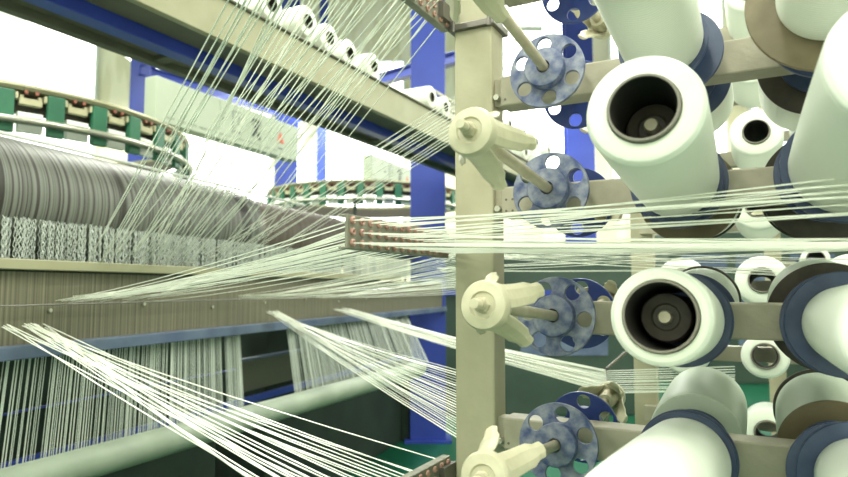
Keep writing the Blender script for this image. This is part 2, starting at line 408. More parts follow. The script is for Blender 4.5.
pin(COLS[1]-.009, ROWZ[1]+.004, False, True, 'empty bobbin pin with dusty blue disc, its bare rod running up out of the picture', GP, L=.395)
pin(COLS[1]-.006, ROWZ[2]+.004, False, True, 'empty bobbin pin, cream fingered tip over the upper post, disc above the threads', GP, fa=.12)
pin(COLS[1], ROWZ[3], False, True, 'empty bobbin pin, cream fingered tip seen nearly end-on below the threads', GP, L=.342)
pin(COLS[1], ROWZ[4], False, True, 'empty bobbin pin with dusty blue disc at the bottom edge, cream fingers rising', GP, L=.345)
GR = 'rear pins of the creel'
for r, lb in ((0, 'clean dark blue holed disc pin at the top edge, behind the rail'), (1, 'clean dark blue holed disc pin below the top rail, beside the upper white bobbin'), (2, 'blue disc pin mostly hidden behind the disc above the threads'), (3, 'blue disc pin hidden behind the mid-height dusty disc'), (4, 'clean blue disc pin peeping over the lowest dusty disc')):
    pin(COLS[1]+.005, ROWZ[r], True, True, lb, GR, discme=ME_HOLED_C, L=.28)
BN = 'white yarn bobbins on the front of the creel'
# column 2
LP_ = {(2, 2): .285, (2, 3): .215, (2, 1): .33}; TL_ = {(3, 3): 1.0, (2, 3): 3.4, (2, 2): 6.3, (3, 2): 6.3}
for r in (1, 2, 3, 4):
    pin(COLS[2], ROWZ[r], False, True, 'navy disc pin holding the white bobbin of %s' % {1: 'the top row', 2: 'the upper middle', 3: 'the lower middle', 4: 'the bottom edge'}[r], 'loaded pins, second column', discme=ME_SOLID, spider='dark', L=LP_.get((2, r), .30), tilt=TL_.get((2, r)))
    pin(COLS[3], ROWZ[r], False, True, 'disc pin holding the right-hand bobbin of %s' % {1: 'the top row', 2: 'the upper middle', 3: 'the lower middle', 4: 'the bottom edge'}[r], 'loaded pins, third column', discme=ME_SOLID, spider='dark', L=LP_.get((3, r), .30), tilt=TL_.get((3, r)))
bobbin(COLS[2]-.012, ROWZ[1], False, .057, .085, .42, 'white yarn bobbin at the top edge, end face cut off, beside the holed blue discs', BN, flange=M_navy, fr=.063)
bobbin(COLS[2], ROWZ[2], False, .063, .062, .36, 'large white yarn bobbin facing the camera, upper one, dark open core with a knob', BN, flange=M_navy, fr=.064, tube_r=.038, d=pindir(False, 6.3), taper=.005)
bobbin(COLS[2], ROWZ[3], False, .058, .065, .275, 'white yarn bobbin seen end-on below the threads, wide dark round core', BN, flange=M_navy, fr=.068, tube_r=.0425, d=pindir(False, 3.4))
bobbin(COLS[2], ROWZ[4], False, .060, .065, .47, 'white yarn bobbin at the bottom edge with navy rim, in front of a shade-greyed one', BN, flange=M_navy, fr=.067)
bobbin(COLS[3], ROWZ[1], False, .060, .135, .44, 'white yarn bobbin in the top right corner with a wide brown flange', BN, flange=M_brown, fr=.096)
bobbin(COLS[3]+.010, ROWZ[2], False, .066, .07, .41, 'tall white yarn bobbin at the right edge above the threads', BN, flange=M_navy, fr=.076, d=(pindir(False, 6.3)+u*.05).normalized())
bobbin(COLS[3]+.005, ROWZ[3], False, .050, .05, .42, 'white yarn bobbin at the right edge below the threads with navy flange', BN, flange=M_navy, fr=.070, d=(pindir(False, 1.0)+u*.03).normalized(), tube_r=.034)
bobbin(COLS[3]+.015, ROWZ[4], False, .052, .05, .42, 'white yarn bobbin in the bottom right corner with a navy flange', BN, flange=M_navy, fr=.072, tube_r=.038)
BR = 'bobbins on the rear of the creel'
rear = [(2, 1, M_navy, .074, None, 'pale bobbin behind the top rail, between two white front bobbins'),
        (2, 2, M_brown, .080, M_dark, 'rear bobbin with dark brown flange showing under the upper large bobbin'),
        (2, 3, M_navy, .070, M_dark, 'rear bobbin hidden behind the end-on bobbin'),
        (2, 4, None, .07, M_dark, 'shiny shade-greyed white bobbin behind the lowest rail with a thin black far rim'),
        (3, 1, M_dark, .084, None, 'rear bobbin with black-brown flange under the brown-flanged one'),
        (3, 2, M_dark, .086, M_dark, 'rear bobbin with broad dark brown flange below the threads\' right end'),
        (3, 3, M_dark, .084, None, 'rear bobbin with dark flange behind the navy-flanged right bobbin'),
        (3, 4, M_brown, .078, M_dark, 'shiny shade-greyed bobbin with brown flange behind the bottom right corner one')]
for c, r, fl, fr, ff, lb in rear:
    pl_ = 'dark pin of the ' + ' '.join(lb.split()[:12])
    pin(COLS[c], ROWZ[r], True, True, pl_, 'rear loaded pins', discme=ME_SOLID, spider='dark', L=.225, off=.02, ds=.78)
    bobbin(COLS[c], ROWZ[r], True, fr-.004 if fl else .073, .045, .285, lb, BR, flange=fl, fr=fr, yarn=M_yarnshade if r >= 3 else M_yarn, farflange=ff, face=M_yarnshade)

# ------------------------------------------------------------ eyelet plates
def eyelet_plate(p_near, p_far, h, rows, nh, label, nrm, tiltv=None):
    d = (p_far-p_near); Ln = d.length; d.normalize(); zz = nrm.cross(d).normalized()
    if zz.z < 0: zz = -zz
    R = frame_rot(d, nrm, zz); e = empty('eyelet_plate', (p_near+p_far)/2, label, 'thread guide plate', 'thread guide plates on the creel', rot=R)
    t = .004; c = (p_near+p_far)/2
    pl = MB().box(c, d, nrm, zz, Ln, t, h)
    pl.box(c+zz*(h/2-.001)-nrm*.006, d, nrm, zz, Ln, .014, .003)
    pl.box(c-zz*(h/2-.001)-nrm*.006, d, nrm, zz, Ln, .014, .003)
    pl.build('plate', M_plate, e, bevel=.0006)
    holes = []
    for j in range(rows):
        for i in range(nh):
            q = p_near + d*(Ln*(i+.5)/nh) + zz*(h*((j+.5)/rows-.5)); holes.append(q)
            ey = MB().lathe([(.0022, .0), (.0052, 0), (.0056, .004), (.004, .0055), (.0022, .004)], q+nrm*.001, nrm, 14, closed=True)
            ey.lathe([(.0, .0025), (.0023, .0025)], q+nrm*.001, nrm, 10, mi=1)
            ey.build('eyelet', [M_eye, M_eyein], e)
    return e, holes
# middle plate: from near left end back to the post
def on_n(px, py, a, b):   # point on creel line u=a at offset b..: intersect pixel ray with vertical plane u=a
    return onplane(px, py, C(a, 0, 0), u)
aP = aL-.012
pm0 = on_n(346, 231, aP, 0); pm1 = C(aP, -.005, pm0.z)
print('plate near', pm0, 'far', pm1, 'len', (pm1-pm0).length)
e, HM = eyelet_plate(pm0, pm1, .047, 3, 14, 'metal plate of pinkish eyelets left of the post at mid height, threads passing through', u)
MB().box(pm1-n*.02+u*.006, n, u, Z, .05, .012, .03).build('bracket', M_dsteel, e)
# upper plate
pu1 = on_n(452, 22, aP, 0); 
pu1 = C(aP, -.0, pu1.z); pu0 = pu1 - n*.36
e, HU = eyelet_plate(pu0, pu1, .05, 3, 14, 'dark eyelet plate with threads at the top of the post', u)
MB().box(pu1-n*.02+u*.006, n, u, Z, .05, .012, .03).build('bracket', M_dsteel, e)
pl1 = on_n(456, 466, aP, 0); pl1 = C(aP, -.0, pl1.z); pl0 = pl1-n*.36
e, HL = eyelet_plate(pl0, pl1, .05, 3, 14, 'eyelet plate beside the foot of the picture, lowest one, threads leaving it leftwards', u)
MB().box(pl1-n*.02+u*.006, n, u, Z, .05, .012, .03).build('bracket', M_dsteel, e)

# ------------------------------------------------------------ loom (left)
la = vdir(650)          # long axis of the loom
lb = Vector((la.y, -la.x, 0))
Y0 = 1.68
L0 = atY(0, HZ, Y0)     # loom line at left frame edge, at camera height
def LP(t, off=0, z=CAMZ): return L0+la*t+lb*off+Z*(z-L0.z)
def loom_px(px, py, off=0):  return onplane(px, py, L0+lb*off, lb)
rotL = frame_rot(la, lb, Z)
def tpx(px, off=0):
    p = onplane(px, HZ, L0+lb*off, lb); return (p-L0).dot(la)
tEnd = tpx(444); tS = -.75
print('loom length', tEnd)
def zoff(py, px=0, off=0): return loom_px(px, py, off).z
# loom body: one thing with parts
loom = empty('loom', LP(1.2, -.5, 0), 'long weaving loom on the left with striped drum, reed and white warp curtain', 'loom')
def lbox(nm, t0, t1, off, dp, z0, z1, m, par=loom, bevel=.003):
    return MB().box(LP((t0+t1)/2, off, (z0+z1)/2), la, lb, Z, t1-t0, dp, z1-z0).build(nm, m, par, org=LP((t0+t1)/2, off, (z0+z1)/2), rot=rotL, bevel=bevel)
zr_t, zr_b = zoff(347), zoff(361)       # blue rail
lbox('lower_rail', tS, tEnd, 0, .05, zr_b, zr_t, M_bluel)
zreed_t = zoff(271)
lbox('reed', tS, tEnd, -.02, .012, zr_t, zreed_t, M_reed, bevel=0)
zc_t = zoff(258); lbox('upper_rail', tS, tpx(400), 0, .035, zoff(269), zc_t, M_plat)
rl = MB().path([LP(tS, .012, zoff(306)), LP(tEnd, .012, zoff(306))], .0025, 6); rl.build('reed_wire', M_dsteel, loom)
for q in range(9):
    tq = -.2+q*.36
    MB().cyl(LP(tq, -.012, zr_t+.08+.01*(q % 3)), lb, .006, .006, 10).build('reed_bolt', M_steel, loom)
# heald curtain: short beaded strings
hc = MB(); zt = zoff(214); random.seed(11)
for i in range(1250):
    t = -.3+i*.0028; 
    if LP(t).y > 4.9: break
    off = -.04-.05*random.random(); w = .0035
    zz0, zz1 = zc_t-.005, zt+random.uniform(-.0, .006)
    N = 14; pts = [LP(t+.0025*math.sin(j*2.1+i)+random.uniform(-.001, .001), off+.003*math.cos(j*2.1+i), zz0+(zz1-zz0)*j/N) for j in range(N+1)]
    if random.random() < .06: continue
    hc.path(pts, .0012, 4)
o = hc.build('heald_cords', mat('heald_white', (.46, .50, .45), .5), loom); o['kind'] = 'stuff'
# striped drum
def drum(nm, t0, t1, off, zc, r, m, par=loom):
    p = LP(t0, off, zc); x, y, d = basis(la); 
    mb = MB().lathe([(0, 0), (r-.004, 0), (r, .004), (r, t1-t0-.004), (r-.004, t1-t0), (0, t1-t0)], p, la, 96)
    return mb.build(nm, m, par, org=p, rot=rotL)
RD = .19; OD = -.27
# height: top silhouette passes pixel (0,135) -> solve by tangent
def drum_zc(px, py, off, r):
    rr = ray(px, py); # plane perpendicular: distance between line through cam with dir rr and axis
    lo, hi = CAMZ-.2, CAMZ+2
    nn = rr.cross(la).normalized()
    if nn.z < 0: nn = -nn
    # distance of axis point to the plane spanned = r  (axis below tangent plane)
    # (A-CAM).nn = -r
    A = LP(0, off, CAMZ); return CAMZ + (-r-(A-CAM).dot(nn))/nn.z
zc = drum_zc(0, 136, OD, RD); print('drum zc', zc)
tD = tpx(243, OD+RD*.5)
dr = drum('striped_drum', -.9, tD, OD, zc, RD, M_drum)
drum('drum_end_ring', tD+.0, tD+.05, OD, zc, RD*.96, M_dsteel)
M_rolls = stripe_mat('brown_roll', (.06, .045, .035), (.10, .08, .06), 30)
drum('brown_roller', tD+.05, tpx(330, OD), OD, zc, RD*.88, M_rolls)
drum('steel_shaft', tpx(330, OD), tEnd-.1, OD, zc+.05, RD*.5, M_dsteel)
hl = MB().path([LP(-.9, OD+.02, zc+RD+.012), LP(tpx(300, OD), OD+.02, zc+RD+.012)], .006, 8); hl.build('drum_rail', M_white, loom)
# loom body, carried to the floor in dark green in place of shade
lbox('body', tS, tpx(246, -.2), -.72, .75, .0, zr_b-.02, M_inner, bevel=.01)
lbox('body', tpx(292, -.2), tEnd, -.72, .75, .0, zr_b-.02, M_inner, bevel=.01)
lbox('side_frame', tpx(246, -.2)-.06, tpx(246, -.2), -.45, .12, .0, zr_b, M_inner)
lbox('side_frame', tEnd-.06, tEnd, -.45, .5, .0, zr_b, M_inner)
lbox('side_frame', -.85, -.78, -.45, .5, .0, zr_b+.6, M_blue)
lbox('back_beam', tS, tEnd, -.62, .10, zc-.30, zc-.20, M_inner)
lbox('cross_rail', tS, tEnd, -.30, .02, CAMZ-.575, CAMZ-.54, M_blue)
lbox('thin_rail', tS, tpx(246, -.2), -.25, .01, CAMZ-.385, CAMZ-.378, M_blue)
lbox('gap_beam', tpx(240, -.28), tpx(296, -.28), -.26, .03, zoff(352, 0, 0)-.02, zoff(352)+.02, M_plat)
lbox('gap_panel', tpx(240, -.33), tpx(300, -.33), -.33, .02, CAMZ-.52, CAMZ-.36, mat('dull_olive', (.10, .10, .07), .6))
lbox('gap_rail', tpx(240, -.30), tpx(300, -.30), -.29, .02, CAMZ-.36, CAMZ-.345, M_bluel)
# cloth roller
ra = vdir(704); rY0 = 1.72
rr0 = atY(0, 488, rY0); rR = .048
def rollp(px): 
    N_ = Vector((ra.y, -ra.x, 0)); return onplane(px, HZ, rr0, N_)
pe = rollp(421); pe.z = rr0.z
Lr = (pe-rr0).dot(ra); print('roller', rr0, pe, Lr)
rs = rr0-ra*.5
roller = empty('cloth_roller', rs, 'long pale green-white take-up roller below the warp curtain', 'roller')
rx, ry, rd = basis(ra); rotR = frame_rot(rx, ry, rd)
MB().lathe([(0, 0), (rR-.004, 0), (rR, .004), (rR, Lr+.5-.03), (rR-.004, Lr+.5-.026), (0, Lr+.5-.026)], rs, ra, 40).build('roll', mat('roller_cloth', (.24, .29, .22), .5, col2=(.31, .36, .28), scale=6), roller, org=rs, rot=rotR)
MB().cyl(rs+ra*(Lr+.5-.026), ra, .02, .08, 20).build('axle', M_steel, roller, org=rs, rot=rotR)
# warp curtain from rail down to the roller
def curtain(x0, x1, nm, lab):
    random.seed(x0)
    mb = MB(); t = tpx(x0); t1 = tpx(x1)
    while t < t1:
        a = LP(t, -.02, zr_b+.005)
        rp = rs + ra*((a-rs).dot(ra)) ; b = rs+ra*((a-rs).dot(ra)-.0) + Z*(rR*.4)
        b = Vector((b.x, b.y, rs.z)) + Z*(rR*.2) + Vector((ra.y, -ra.x, 0))*(-rR-.003)
        if random.random() > .12: mb.ribbon(a, b, random.choice((.0022, .003, .004)), .0003, side=lb.cross(a-b).normalized() if False else None)
        t += random.uniform(.004, .0115)
    o = mb.build(nm, mat('warp_white', (.56, .61, .54), .45)); tag(o, lab, 'warp threads', None, 'stuff'); return o
curtain(-60, 246, 'warp_curtain', 'white warp threads hanging from the blue rail to the roller, wide left section')
curtain(291, 409, 'warp_curtain', 'white warp threads hanging to the roller, narrow section beside the blue column')

# ------------------------------------------------------------ loom ring with green blocks
def ring(C0, R, h1, h2, label, a0, a1, step):
    e = empty('heald_ring', Vector((C0[0], C0[1], CAMZ+h2)), label, 'machine ring', 'ring carriers over the looms')
    def P(a, r, z): return Vector((C0[0]+r*math.cos(a), C0[1]+r*math.sin(a), CAMZ+z))
    N = 96
    up_ = MB(); vs = []; fs = []
    for i in range(N):
        a = 2*PI*i/N
        for (r, z) in ((R-.06, h1), (R+.008, h1), (R+.012, h1-.012), (R+.004, h1-.026), (R-.06, h1-.026)): vs.append(P(a, r, z))
    for i in range(N):
        j = (i+1) % N
        for k_ in range(5): l = (k_+1) % 5; fs.append((i*5+k_, i*5+l, j*5+l, j*5+k_))
    up_.add(vs, fs, 0, False); up_.build('upper_rim', mat('olive_rim', (.30, .29, .18), .4, metal=.3), e)
    MB().path([P(2*PI*i/N, R+.02, h2) for i in range(N)], .017, 12, closed=True).build('lower_tube', M_steel, e)
    band = MB(); vs = []; fs = []
    for i in range(N):
        a = 2*PI*i/N
        for (r, z) in ((R-.075, h1-.026), (R-.06, h1-.026), (R-.06, h2+.045), (R-.075, h2+.045)): vs.append(P(a, r, z))
    for i in range(N):
        j = (i+1) % N
        for k_ in range(4): l = (k_+1) % 4; fs.append((i*4+k_, i*4+l, j*4+l, j*4+k_))
    band.add(vs, fs); band.build('inner_band', mat('band_dark', (.07, .06, .045), .5), e)
    a = a0; BW = R*step*.36
    while a < a1:
        t = Vector((-math.sin(a), math.cos(a), 0)); rd_ = Vector((math.cos(a), math.sin(a), 0))
        zt_, zb_ = h1-.030, h2-.05
        MB().box(P(a, R-.005, (zt_+zb_)/2), t, rd_, Z, BW, .03, zt_-zb_).build('green_block', M_green, e, bevel=.004)
        for s_ in (-1, 1): 
            MB().box(P(a, R-.012, zt_-.02)+t*(s_*BW*.6), t, rd_, Z, .012, .03, .03).build('clip', M_calib, e, bevel=.003)
        a2 = a+step/2; t = Vector((-math.sin(a2), math.cos(a2), 0)); rd_ = Vector((math.cos(a2), math.sin(a2), 0))
        br = MB().box(P(a2, R-.02, (h1+h2)/2+.01), t, rd_, Z, R*step*.46, .03, .03)
        for s_ in (-1, 1): br.box(P(a2, R-.02, (h1+h2)/2+.03)+t*(s_*R*step*.18), t, rd_, Z, .016, .026, .016)
        br.build('bracket', M_calib, e, bevel=.004)
        for s_ in (-1, 1): MB().cyl(P(a2, R-.006, (h1+h2)/2+.048)+t*(s_*.02), rd_, .008, .012, 10).build('red_pin', M_red, e)
        MB().box(P(a2, R-.018, h2+.0), t, rd_, Z, R*step*.5, .03, .085).build('white_block', M_white, e, bevel=.003)
        a += step
    for a in (1.2, 2.6, 3.7, 4.7):
        q_ = P(a, R+.02, 0); MB().box(Vector((q_.x, q_.y, (CAMZ+h2)/2)), X_, Y_, Z, .03, .03, CAMZ+h2).build('support_leg', M_inner, e)
    return e
ring((-2.38, 3.42), 1.03, .86, .70, 'large ring of green and white blocks above the striped drum', -2.2, .62, .185)
ring((-.62, 6.9), 1.05, 1.0, .82, 'far ring of green blocks behind the threads, left of the blue column', -2.9, -.2, .17)
# loom fascia boxes with logo
def fascia(p0px, p1px, h, hpx, label, sc):
    # top edge from pixel p0 to p1 at height h above camera
    A = onz(p0px[0], p0px[1], CAMZ+h); B = onz(p1px[0], p1px[1], CAMZ+h)
    d = (B-A); Ln = d.length; d.normalize(); nr = Vector((d.y, -d.x, 0)); c = (A+B)/2-Z*(hpx/2)+nr*(-.05)
    R = frame_rot(d, nr, Z); e = empty('control_fascia', c-Z*(hpx/2), label, 'machine panel', 'pale green panels over the looms', rot=R)
    MB().box(c, d, nr, Z, Ln, .1, hpx).build('housing', M_panel, e, org=c, rot=R, bevel=.006)
    fx = c+nr*.0515
    sm_ = MB()
    for q in (.38, .68): sm_.box(fx-nr*.0005+d*(Ln*(q-.5)), d, nr, Z, .004, .002, hpx*.94)
    sm_.build('seam', mat('seam_grey', (.28, .33, .25), .6), e)
    # black glyph sign: a few strokes
    def strokes(nm, pts, m):
        s_ = MB()
        for (x0, y0, x1, y1, w) in pts:
            a = fx+d*(x0)+Z*y0; b = fx+d*(x1)+Z*y1; dd = (b-a); l_ = dd.length; dd.normalize(); s_.box((a+b)/2, dd, nr, dd.cross(nr), l_, .002, w)
        s_.build(nm, m, e)
    s = sc
    ox = Ln*.5-Ln*.37
    gl = [(-.02, .06, .05, .06, .014), (.05, .06, .02, .0, .016), (.02, .0, -.02, -.055, .016), (.02, .0, .0, .03, .014), (.035, -.02, .055, -.07, .018), (-.02, .06, -.02, .03, .010)]
    strokes('sign_glyph', [(ox+a*s, b*s+.01, ox+c_*s, d_*s+.01, w*s*1.5) for a, b, c_, d_, w in gl], M_black)
    ox2 = ox-.17*s
    gl2 = [(-.05, .07, -.05, -.08, .006), (-.05, .075, .03, .075, .004), (-.03, -.065, -.005, -.065, .014), (.01, -.065, .03, -.065, .014), (.0, .045, .02, .03, .01), (.0, .02, .015, -.01, .006)]
    strokes('label_marks', [(ox2+a*s, b*s+.01, ox2+c_*s, d_*s+.01, w*s) for a, b, c_, d_, w in gl2], mat('label_grey', (.12, .13, .13), .5))
    MB().box(fx+d*(ox2-.15*s)+Z*.01, d, nr, Z, .018*s, .003, .02*s).build('screw', M_black, e)
    # red triangular emblem
    ox3 = Ln*.5-Ln*.16; tr = MB()
    def tri(pts): 
        k0 = [fx+d*(ox3+x_*s)+Z*(y_*s) for x_, y_ in pts]; k1 = [p+nr*.003 for p in k0]
        m_ = len(pts); tr.add(k0+k1, [tuple(range(m_))[::-1], tuple(range(m_, 2*m_))]+[(i, (i+1) % m_, m_+(i+1) % m_, m_+i) for i in range(m_)])
    tri([(-.035, -.03), (0, .05), (.012, .022), (-.002, -.005), (.0, -.03)]); tri([(.008, -.03), (.006, -.008), (.018, .012), (.045, -.03)])
    tr.build('emblem', M_logo, e)
    strokes('small_print', [(ox3-.02*s, -.075*s, ox3+.03*s, -.075*s, .012*s)], mat('label_grey', (.1, .1, .1)))
    lv = MB()
    for q in range(12): lv.box(fx+d*(-Ln*.42+q*Ln*.065)-Z*(hpx*.36), d, nr, Z, Ln*.045, .002, .010)
    lv.build('vent_slots', mat('vent_grey', (.25, .29, .22), .6), e)
    return e
fascia((157, 75), (298, 127.5), 1.25, .27, 'pale green machine panel with black marks and a red triangular emblem, upper left', 1.0)
fascia((372, 154), (413, 171), 1.25, .26, 'smaller, farther pale green panel with red emblem beside the blue column', 1.0)

# ------------------------------------------------------------ blue columns
def column(px0, px1, pyb, Y, top, label, m=M_blue, grp='blue steel columns'):
    a = atY(px0, pyb, Y); b = atY(px1, pyb, Y); w = b.x-a.x; c = Vector(((a.x+b.x)/2, Y+w*.3, 0))
    e = empty('steel_column', c, label, 'column', grp)
    t = .014; mb = MB()
    mb.box(c+Z*top/2-Y_*(w*.3-t/2), X_, Y_, Z, w, t, top)
    mb.box(c+Z*top/2+Y_*(w*.3-t/2), X_, Y_, Z, w, t, top)
    mb.box(c+Z*top/2, X_, Y_, Z, w*.8, w*.6-2*t, top)
    mb.build('shaft', m, e, bevel=.004)
    MB().box(c+Z*.01, X_, Y_, Z, w*1.3, w*.9, .02).build('base_plate', m, e)
    return e
column(410, 446, 437, 5.3, ZH, 'broad blue steel column standing on the floor just left of the beige post')
column(122, 143, 300, 8.0, ZH, 'blue column seen above the green block ring, upper left')
column(272, 293, 300, 8.8, ZH, 'blue column right of the emblem panel')
column(315, 324, 300, 10.2, ZH, 'slim pale blue column in front of the bright windows')
column(570, 598, 300, 9.6, ZH, 'blue column behind the creel discs')
# far machine cabinet behind the creel discs
fm = empty('machine_cabinet', Vector((1.3, 6.7, 0)), 'dark grey-green machine cabinet standing far behind the holed discs', 'machine')
fa_ = atY(440, 246, 6.4); fb_ = atY(655, 246, 6.4); fc = Vector(((fa_.x+fb_.x)/2, 6.7, 0)); fw_ = fb_.x-fa_.x
MB().box(fc+Z*(fa_.z/2), X_, Y_, Z, fw_, .6, fa_.z).build('cabinet_body', mat('cabinet_green', (.025, .05, .035), .5, col2=(.04, .07, .05), scale=3), fm, bevel=.01)
MB().box(fc+Z*(fa_.z*.72)-Y_*.31, X_, Y_, Z, fw_*.96, .02, .05).build('trim_bar', M_blue, fm)
MB().box(fc+Z*(fa_.z*.5)-Y_*.305+X_*.15, X_, Y_, Z, fw_*.4, .01, fa_.z*.3).build('access_door', M_bluel, fm)
fm2 = empty('machine_cabinet', Vector((4, 8.8, 0)), 'long grey-green machine cabinet far behind the lower right bobbins', 'machine')  # made-up cabinet, added as a dark backdrop for the level tapes
ga_ = atY(668, 232, 8.5); gb_ = atY(900, 232, 8.5); gc = Vector(((ga_.x+gb_.x)/2, 8.8, 0))
MB().box(gc+Z*(ga_.z/2), X_, Y_, Z, gb_.x-ga_.x, .6, ga_.z).build('cabinet_body', mat('cabinet_green', (.025, .05, .035), .5), fm2, bevel=.01)
for q in range(4): MB().box(gc+X_*((q-1.5)*.72)+Z*(ga_.z*.55)-Y_*.305, X_, Y_, Z, .6, .012, ga_.z*.6).build('door', M_bluel, fm2, bevel=.004)
MB().box(gc+Z*(ga_.z+.04), X_, Y_, Z, gb_.x-ga_.x, .3, .08).build('top_rail', M_beam, fm2)
# horizontal blue beam upper left
def hbeam(A, B, w, h, m, nm, label, cat='beam', grp=None):
    d = (B-A); Ln = d.length; d.normalize(); sd = d.cross(Z).normalized(); zz = sd.cross(d); c = (A+B)/2
    mb = MB().box(c+zz*(h/2-.006), d, sd, zz, Ln, w, .012); mb.box(c-zz*(h/2-.006), d, sd, zz, Ln, w, .012); mb.box(c, d, sd, zz, Ln, w*.3, h-.024)
    o = mb.build(nm, m); tag(o, label, cat, grp); return o
hbeam(atY(139, 70, 8.0), atY(300, 118, 9.5), .12, .14, M_blue, 'cross_beam', 'blue cross beam running right from the upper left column', grp='blue cross beams')
hbeam(atY(380, 80, 6.6), atY(456, 58, 6.0), .10, .11, M_blue, 'cross_beam', 'short blue beam left and right of the broad blue column', grp='blue cross beams')

# ------------------------------------------------------------ overhead platform
hP = .90
pA = onz(420, 131, CAMZ+hP)          # lower front edge of the cream face
def PL(t, off, z): return Vector((pA.x, pA.y, 0))+n*t-u*off+Z*z
plat = empty('overhead_platform', PL(0, .3, CAMZ+hP), 'long overhead platform with cream edge beam and dark underside crossing the top left', 'platform')
t0, t1 = -3.4, 2.6
def poff(px, py, z): return -(onz(px, py, z)-PL(0, 0, z)).dot(u)
ob = poff(200, 66, CAMZ+.87); oo = poff(60, 28, CAMZ+.9); print('platform', ob, oo)
def pbox(nm, o0, o1, z0, z1, m, ta=t0, tb=t1):
    c = PL((ta+tb)/2, (o0+o1)/2, (z0+z1)/2); return MB().box(c, n, u, Z, tb-ta, abs(o1-o0), z1-z0).build(nm, m, plat, org=c, rot=frame_rot(n, -u, Z), bevel=.003)
zs = CAMZ+hP
pbox('edge_beam', 0, .03, zs, zs+.155, M_plat)
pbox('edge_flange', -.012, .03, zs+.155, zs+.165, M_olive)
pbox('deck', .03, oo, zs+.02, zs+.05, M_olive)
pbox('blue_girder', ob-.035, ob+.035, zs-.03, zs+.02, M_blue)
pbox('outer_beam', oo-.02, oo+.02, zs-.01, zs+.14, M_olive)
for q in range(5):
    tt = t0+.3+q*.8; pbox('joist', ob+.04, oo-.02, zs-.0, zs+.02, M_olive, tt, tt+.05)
# bobbins on the platform
for o_ in (.14, .25):
    pbox('cradle_rail', o_-.008, o_+.008, 2.366, 2.382, M_beam, -2.0, 2.5)
    for q in range(5): pbox('cradle_post', o_-.008, o_+.008, zs+.04, 2.368, M_beam, -1.9+q*.62, -1.88+q*.62)
for o_ in (.14, .25): pbox('cradle_rail', o_-.008, o_+.008, 2.526, 2.542, M_beam, .45, 2.5)
for q in range(3): pbox('cradle_post', .15, .24, 2.382, 2.526, M_beam, .5+q*.95, .52+q*.95)
GPb = 'white bobbins standing along the overhead platform'
for i, (px, py, dia, Y) in enumerate([(272, 4, 34, 2.75), (308, 21, 31, 3.05), (330, 38, 29, 3.3), (350, 53, 27, 3.55), (374, 66, 26, 3.75), (432, 97, 19, 4.9), (446, 107, 18, 5.1), (512, 143, 1, 0), (526, 152, 1, 0), (540, 160, 1, 0), (510, 118, 1, 1), (524, 130, 1, 1), (537, 139, 1, 1), (549, 147, 1, 1)]):
    p = onz(px, py, 2.452 if i < 7 else (2.452 if Y == 0 else 2.612)); p = p if i < 7 else onplane(px, py, PL(0, .1, 0), u); p.z = 2.452 if (i < 7 or Y == 0) else 2.612; r = .07
    labs = ['white bobbin on the platform nearest the top edge', 'white bobbin on the platform, second from the top edge', 'white bobbin on the platform, third from the top edge', 'white bobbin on the platform, fourth from the top edge', 'white bobbin on the platform, last before the blue column', 'small white bobbin right of the blue column, farther from the post', 'small white bobbin directly left of the beige post'] + ['tiny white bobbin right of the post, lower rank, '+w_ for w_ in ('nearest the post', 'middle one', 'farthest')] + ['tiny white bobbin right of the post, upper rank, '+w_ for w_ in ('nearest the post', 'second from the post', 'third from the post', 'farthest')]
    dd = (-n*math.cos(.12)+u*.25-Z*.0).normalized()
    bobbin(0, 0, False, r, 0, .19, labs[i], GPb, base=p-u*.19, d=u, yarn=M_bobw, tube_r=.032)

# ------------------------------------------------------------ background creel(s)
ORD = 'first second third fourth fifth sixth seventh eighth ninth tenth eleventh twelfth'.split()
def back_creel(boff, aP0, rows, cols, seedv, grp, where):
    random.seed(seedv)
    def CC(a, b, z): return C(a, boff+b, z)
    fr = empty('background_creel', CC(aP0, 0, 0), 'beige creel frame of posts and rails %s' % where, 'creel frame', 'far creel frames')
    for q in (0, 1.25, 2.5):
        MB().box(CC(aP0+q, .04, 1.35), u, n, Z, .07, .05, 2.7).build('post', M_post, fr, org=CC(aP0+q, .04, 1.35), rot=rotC)
    for z in rows: MB().box(CC(aP0+1.25, .0, z), u, n, Z, 2.5, .04, .045).build('rail', M_beam, fr, org=CC(aP0+1.25, 0, z), rot=rotC)
    proto = {}
    for ri, z in enumerate(rows):
        for ci in range(cols):
            a = aP0+.15+ci*.2
            if a-aP0 > 2.45: break
            kind = random.choice('AAABC')
            q_ = CC(a, -.15, z)-CAM; dy = q_.dot(FW); sx_ = CX+F*q_.x/dy; sy_ = CY-F*q_.dot(UPV)/dy
            if not (-30 < sx_ < 880 and -35 < sy_ < 510): continue
            r = {'A': .066, 'B': .052, 'C': .058}[kind]
            d = pindir(False); bs = CC(a, -.02, z)
            if kind not in proto:
                e = bobbin(0, 0, False, r, .04, .26, '', grp, base=bs, d=d, flange=M_navy, fr=.062, yarn=M_bobw, tube_r=.034)
                proto[kind] = (e, bs)
            else:
                e = copy_tree(proto[kind][0]); e.matrix_basis = Matrix.Translation(bs-proto[kind][1]) @ PW[proto[kind][0].name]
            e['label'] = {'A': 'full', 'B': 'thin', 'C': 'half-used'}[kind]+' white bobbin on the creel '+where+', '+ORD[ci]+' in its '+ORD[len(rows)-1-ri]+' row down'
            e['group'] = grp+', '+{'A': 'full', 'B': 'thin', 'C': 'half-used'}[kind]
zb_ = onplane(757, 158, C(0, 1.15, 0), n)
a_b = (zb_-P0).dot(u); print('back bobbin base', zb_, a_b)
aB = (onplane(629, 300, C(0, 1.15, 0), n)-P0).dot(u)
z0 = zb_.z
print('aB', aB, a_b); aB = a_b-.15-.2*round((a_b-.15-aB)/.2)
